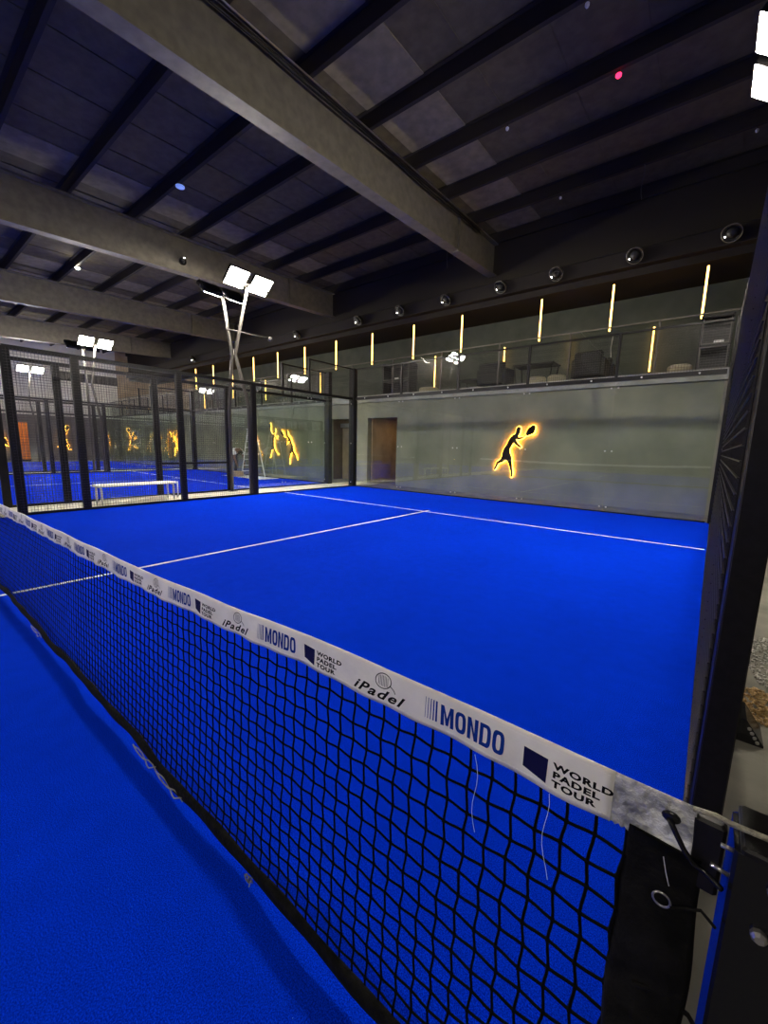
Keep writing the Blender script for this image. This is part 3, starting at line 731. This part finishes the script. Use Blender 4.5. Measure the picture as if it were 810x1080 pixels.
table(-1.9, 13.0, 1.2, .5, 'small dark table at the back of the mezzanine')
def pouf(x, y, label, r_=.25):
    r = thing('pouf', (x, y, ZF), label, 'pouf', 'cream poufs on the mezzanine')
    MB().lathe([(r_*.8, .02), (r_, .08), (r_, .15), (r_*.85, .19), (r_*.3, .205)], (0, 0, 0), 18).build('cushion', 'cream', r, True)
    MB().lathe([(r_*.7, 0), (r_*.7, .03)], (0, 0, 0), 18).build('base', 'black', r)
pouf(.65, 11.68, 'cream pouf beside the dark table, left of two'); pouf(1.2, 11.68, 'cream pouf between the table and the dark armchair'); pouf(4.03, 11.72, 'cream pouf left of the right cabinet')
pouf(-3.2, 11.9, 'cream pouf beside the left cabinet on the mezzanine', .35)

# ================================================================ GLOWING PLAYER SIGNS
def limb(pts, rad, k=8):
    """list of polygons: tapered capsules"""
    out = []
    for (p, r0), (q, r1) in zip(zip(pts, rad), list(zip(pts, rad))[1:]):
        d = Vector((q[0]-p[0], q[1]-p[1])); a = math.atan2(d.y, d.x); poly = []
        for i in range(k+1): t = a+math.pi/2+math.pi*i/k; poly.append((p[0]+r0*math.cos(t), p[1]+r0*math.sin(t)))
        for i in range(k+1): t = a-math.pi/2+math.pi*i/k; poly.append((q[0]+r1*math.cos(t), q[1]+r1*math.sin(t)))
        out.append(poly)
    return out
def cv(pts, sc=.00365, ox=245, oy=365): return [((x-ox)*sc, (oy-y)*sc) for x, y in pts]
POSE_A = [(cv([(325, 185), (320, 215)]), [.055, .06]), (cv([(312, 235), (285, 262), (262, 300), (240, 345)]), [.055, .085, .075, .07]), (cv([(235, 350), (232, 385), (245, 420)]), [.085, .11, .08]), (cv([(232, 370), (265, 425)]), [.09, .06]),
          (cv([(300, 250), (330, 262), (360, 256)]), [.045, .035, .025]), (cv([(292, 275), (320, 308), (348, 330)]), [.05, .035, .025]), (cv([(225, 405), (205, 440), (165, 462), (148, 505)]), [.085, .055, .035, .025]), (cv([(148, 500), (142, 518)]), [.03, .02]),
          (cv([(255, 415), (272, 455), (285, 510), (294, 545)]), [.08, .05, .032, .025]), (cv([(293, 548), (290, 572)]), [.032, .022]), (cv([(360, 256), (385, 235)]), [.016, .016]), (cv([(402, 222), (425, 200), (440, 178)]), [.06, .10, .065])]
POSE_B = [(cv([(300, 165), (296, 195)]), [.055, .06]), (cv([(285, 225), (262, 270), (255, 330)]), [.06, .09, .075]), (cv([(255, 335), (252, 400)]), [.10, .11]), (cv([(270, 245), (225, 215), (205, 165)]), [.045, .035, .025]), (cv([(205, 165), (200, 140)]), [.016, .016]), (cv([(200, 125), (195, 95)]), [.09, .08]),
          (cv([(285, 250), (330, 275), (350, 250)]), [.045, .032, .022]), (cv([(242, 390), (205, 440), (190, 510)]), [.075, .045, .028]), (cv([(190, 515), (170, 522)]), [.025, .018]), (cv([(265, 395), (300, 445), (345, 480)]), [.075, .045, .028]), (cv([(347, 482), (360, 470)]), [.025, .018])]
def player(loc, rz, pose, label, mirror=False, sc=1.0, lw=1.12, edge=.014):
    r = thing('player_sign', loc, label, 'wall sign', 'glowing player signs', rz)
    fr = MB(); bk = MB(); sx = -1 if mirror else 1
    for i, (pts, rad) in enumerate(pose):
        e = i*.0004
        for poly in limb([(p[0]*sx*sc, p[1]*sc) for p in pts], [q*lw*sc for q in rad]): fr.prism(poly, lambda u, v: (u, -.085-e, v), lambda u, v: (u, -.07, v))
        for poly in limb([(p[0]*sx*sc, p[1]*sc) for p in pts], [q*lw*sc+edge for q in rad]): bk.prism(poly, lambda u, v: (u, -.06-e, v), lambda u, v: (u, -.05, v))
    fr.build('silhouette', 'black', r); bk.build('light_edge', 'halo', r)
    b = MB()
    for (u, v) in ((-.02*sx, 0), (.06*sx, .18)): b.tube((u, 0, v), (u, -.075, v), .008, 6)
    b.build('standoff', 'black', r)
player((.06, 11.4, 1.36), 0, POSE_A, 'glowing amber player silhouette reaching up with a racket, right of the doorway')
player((-11.5, 11.4, 1.36), 0, POSE_B, 'glowing amber player sign behind the middle court, left of the pair', False, 1, .7, .010)
player((-10.1, 11.4, 1.3), 0, POSE_A, 'glowing player sign behind the middle court, nearer the corner', True, 1, .75, .007)
player((-21.5, 11.4, 1.3), 0, POSE_A, 'amber player sign behind the farthest court, right one', True, 1, .75, .010)
player((-24.0, 11.4, 1.3), 0, POSE_B, 'amber player sign behind the farthest court, left one', False, 1, .75, .010)
player((-30.5, 4.7, 1.3), math.radians(90), POSE_A, 'amber player sign on the dark left wall at the photo edge', True)
player((-30.5, 7.9, 1.3), math.radians(90), POSE_B, 'amber player sign on the dark left wall, right of the orange column', True)

# ================================================================ LEFT SIDE
oc = thing('padded_column', (-29.2, 5.5, 0), 'orange padded column in front of the dark left wall', 'column')
MB().lathe([(.2, 0), (.22, .02), (.22, 2.38), (.2, 2.42), (.1, 2.43)], (0, 0, 0), 18).build('padding', 'orange', oc, True)
MB().lathe([(.225, .0), (.225, .12)], (0, 0, 0), 18).build('base_band', 'black', oc)
vg = thing('ventilation_grille', (-30.5, 9.6, 5.72), 'long dark ventilation grille high on the off white wall', 'grille')
b = MB(); b.box((0, -1.85, -.3), (.03, 1.85, -.26)).box((0, -1.85, .26), (.03, 1.85, .3)).box((0, -1.85, -.3), (.03, -1.81, .3)).box((0, 1.81, -.3), (.03, 1.85, .3)).box((0, -1.85, -.3), (.01, 1.85, .3)); b.build('frame', 'black', vg)
b = MB()
for k in range(14): b.box((.01, -1.8+k*.27, -.26), (.03, -1.77+k*.27, .26))
b.build('louvres', 'polem', vg)
for (ya, yb, za, zb_) in ((-6, 11.3, 3.1, 3.2),):
    struct(MB().box((-30.5, ya, za), (-30.42, yb, zb_)), 'trim_1', 'black')

# bench in the aisle between the courts
bn = thing('aisle_bench', (-5.72, 3.2, -.014), 'low white framed bench in the aisle behind the left mesh fence', 'bench')
MB().cbox((-.2, -.85, .40), (.2, .85, .45), .02).build('seat', 'white', bn)
for s in (-1, 1):
    MB().path([(-.17, s*.78, 0), (-.17, s*.78, .36), (-.14, s*.78, .40), (.14, s*.78, .40), (.17, s*.78, .36), (.17, s*.78, 0)], .02, 8).build('leg', 'white', bn, True)
    MB().path([(-.2, s*.85, .42), (-.2, s*.98, .42), (-.1, s*1.0, .42), (-.1, s*1.0, .1), (-.1, s*1.0, 0)], .015, 8).build('side_hoop', 'white', bn, True)
MB().tube((0, -.78, .1), (0, .78, .1), .015, 8).build('stretcher', 'white', bn, True)

# ladder
ld = thing('step_ladder', (-10.35, 9.45, 0), 'open aluminium step ladder on the middle court beside the person', 'ladder', rz=.0)
H = 2.0
for s, nm in ((-1, 'front_frame'), (1, 'rear_frame')):
    b = MB()
    for q in (-1, 1): b.tube((s*.5, q*.24, .01), (s*.03, q*.17, H), .022, 6)
    if s < 0:
        for k in range(1, 8):
            t = k/8; x = -.5+.47*t; b.box((x-.04, -.24+.07*t, H*t-.012), (x+.04, .24-.07*t, H*t+.012))
    else:
        for k in (2, 4, 6): t = k/8; b.tube((.5-.47*t, -.24+.07*t, H*t), (.5-.47*t, .24-.07*t, H*t), .012, 6)
    b.build(nm, 'ladder', ld)
MB().cbox((-.12, -.19, H-.01), (.12, .19, H+.03), .006).build('top_cap', 'ladder', ld)
b = MB().tube((-.27, -.21, .95), (.27, -.21, .95), .008, 6).tube((-.27, .21, .95), (.27, .21, .95), .008, 6); b.build('spreader', 'ladder', ld)
sh = MB(); V = []; n = 14
for i in range(n+1):
    for j in range(n+1):
        V.append((-11.9+2.9*i/n+.05*math.sin(j*2.1), 8.85+1.0*j/n+.04*math.sin(i*1.7), .012+.02*abs(math.sin(i*1.3)*math.cos(j*1.9))))
sh.add(V, [(i*(n+1)+j, (i+1)*(n+1)+j, (i+1)*(n+1)+j+1, i*(n+1)+j+1) for i in range(n) for j in range(n)])
o = sh.build('plastic_sheet', 'sheet', None, True); tag(o, 'crumpled white plastic sheet under the ladder and the person', 'sheet')
md = o.modifiers.new('thickness', 'SOLIDIFY'); md.thickness = .004
bx = thing('open_carton', (-10.9, 8.95, .045), 'small tan carton on the white sheet between person and ladder', 'box')
MB().box((-.3, -.2, 0), (.3, .2, .015)).box((-.3, -.2, 0), (-.285, .2, .2)).box((.285, -.2, 0), (.3, .2, .2)).box((-.3, -.2, 0), (.3, -.185, .2)).box((-.3, .185, 0), (.3, .2, .2)).build('tray', 'tan', bx)

# ================================================================ PERSON (bending over)
def skinned(name, verts, edges, radii, m, parent, sub=2, root=0):
    me = bpy.data.meshes.new(name); me.from_pydata(verts, edges, []); me.materials.append(M[m])
    o = bpy.data.objects.new(name, me); COL.objects.link(o); o.parent = parent
    sk = o.modifiers.new('skin', 'SKIN'); sk.use_smooth_shade = True
    if not me.skin_vertices: 
        me.attributes.new
    for i, r in enumerate(radii):
        v = me.skin_vertices[0].data[i]; v.radius = (r, r) if not isinstance(r, tuple) else r
        v.use_root = (i == root)
    sb = o.modifiers.new('smooth', 'SUBSURF'); sb.levels = sub; sb.render_levels = sub
    return o
pr = thing('person', (-11.45, 9.2, .03), 'person in white shirt and dark trousers bending down beside the ladder', 'person')
# bends towards +x; hips at .92
def lr(f): return [f(-1), f(1)]
V = [(0,0,.92), (.12,0,1.03), (.3,0,1.1), (.43,0,1.08), (.5,0,1.03), (.58,0,.98), (.62,0,.96)]
Rr = [.13, .12, .14, .12, .055, .09, .085]; Ed = [(i, i+1) for i in range(6)]
for s in (-1, 1):
    k = len(V)
    V += [(.42,s*.18,1.05), (.47,s*.22,.78), (.56,s*.18,.54), (.58,s*.17,.46)]; Rr += [.06, .045, .034, .03]; Ed += [(3, k), (k, k+1), (k+1, k+2), (k+2, k+3)]
    k = len(V)
    V += [(0,s*.10,.86), (.05,s*.12,.48), (-.05,s*.13,.09), (.10,s*.14,.045)]; Rr += [.09, .065, .045, .04]; Ed += [(0, k), (k, k+1), (k+1, k+2), (k+2, k+3)]
bodyo = skinned('body', V, Ed, Rr, 'skin', pr)
V = [(.02,0,.95), (.12,0,1.04), (.3,0,1.1), (.43,0,1.08)]; Rr = [.145, .14, .16, .14]; Ed = [(0,1),(1,2),(2,3)]
for s in (-1, 1):
    k = len(V); V += [(.42,s*.19,1.05), (.45,s*.215,.88)]; Rr += [.075, .062]; Ed += [(3,k),(k,k+1)]
skinned('shirt', V, Ed, Rr, 'shirt', pr)
V = [(0,0,.93)]; Rr = [.15]; Ed = []
for s in (-1, 1):
    k = len(V); V += [(0,s*.10,.85), (.05,s*.12,.48), (-.05,s*.13,.12)]; Rr += [.105, .08, .062]; Ed += [(0,k),(k,k+1),(k+1,k+2)]
skinned('trousers', V, Ed, Rr, 'trous', pr)
MB().ball((.60, 0, 1.0), .105, 14, (1.05, .9, .9)).build('hair', 'hair', pr, True)
b = MB()
for s in (-1, 1):
    for k in range(5):
        L_ = (.05, .07, .075, .07, .055)[k]
        if k == 0: b.path([(.575, s*.15, .46), (.60, s*.14, .43), (.61, s*.14, .40)], [.012, .011, .009], 6)
        else: b.path([(.565+.012*k, s*(.16+.006*k), .45), (.57+.012*k, s*(.16+.006*k), .45-L_*.6), (.575+.012*k, s*(.155+.006*k), .45-L_)], [.01, .009, .008], 6)
b.build('fingers', 'skin', pr, True)
b = MB()
for s in (-1, 1): b.ball((.05, s*.135, .045), .06, 12, (2.0, .8, .75))
b.build('shoes', 'hair', pr, True)

# ================================================================ THINGS OUTSIDE THE RIGHT FENCE
def heap(name, c, rx, ry, h, m, label, n=240):
    b = MB()
    for i in range(n):
        a = random.random()*6.28; q = math.sqrt(random.random()); x = q*rx*math.cos(a); y = q*ry*math.sin(a); s = random.uniform(.006, .014)
        z = h*(1-q*q)*random.random()+s*.7
        b.ball((x, y, z-.014), s, 6, (random.uniform(.7, 1.4), random.uniform(.7, 1.4), random.uniform(.5, 1)))
    o = b.build(name, m, None, False, c); tag(o, label, 'grit', None, 'stuff')
heap('pale_grit', (5.40, 3.05, 0), .13, .5, .05, 'gravel', 'pale glittering grit on the concrete beyond the thick black post', 400)
heap('ochre_grit', (5.29, 2.35, 0), .09, .22, .05, 'gold', 'ochre coloured grit on the concrete, nearer than the pale grit', 260)
ft = thing('fence_foot_plate', (5.235, 2.0, -.014), 'black angled steel foot on the concrete right of the thick post', 'foot plate')
MB().prism([(-.08, 0), (.045, 0), (.045, .01), (-.03, .12), (-.08, .13)], lambda u, v: (u, -.09, v), lambda u, v: (u, .1, v)).build('bracket', 'gloss', ft)
b = MB()
for k in range(4): b.lathe([(.008, 0), (.008, .006), (.004, .009)], (.02-.012*k, -.09, .02+.02*k), 8, (0, -1, 0))
b.build('bolt', 'chrome', ft)
# warm lamp in the doorway
dl = thing('doorway_downlight', (-4.6, 12.6, 2.5), 'small warm lamp inside the open doorway', 'lamp')
MB().lathe([(.09, -.03), (.09, 0)], (0, 0, 0), 16).build('housing', 'white', dl)
MB().lathe([(.07, -.035), (.07, -.031)], (0, 0, 0), 16).build('lens', 'warm', dl)
dl2 = thing('corridor_downlight', (-6.8, 12.9, 2.5), 'small warm lamp inside the left doorway', 'lamp')
MB().lathe([(.09, -.03), (.09, 0)], (0, 0, 0), 16).build('housing', 'white', dl2)
MB().lathe([(.07, -.035), (.07, -.031)], (0, 0, 0), 16).build('lens', 'warm', dl2)
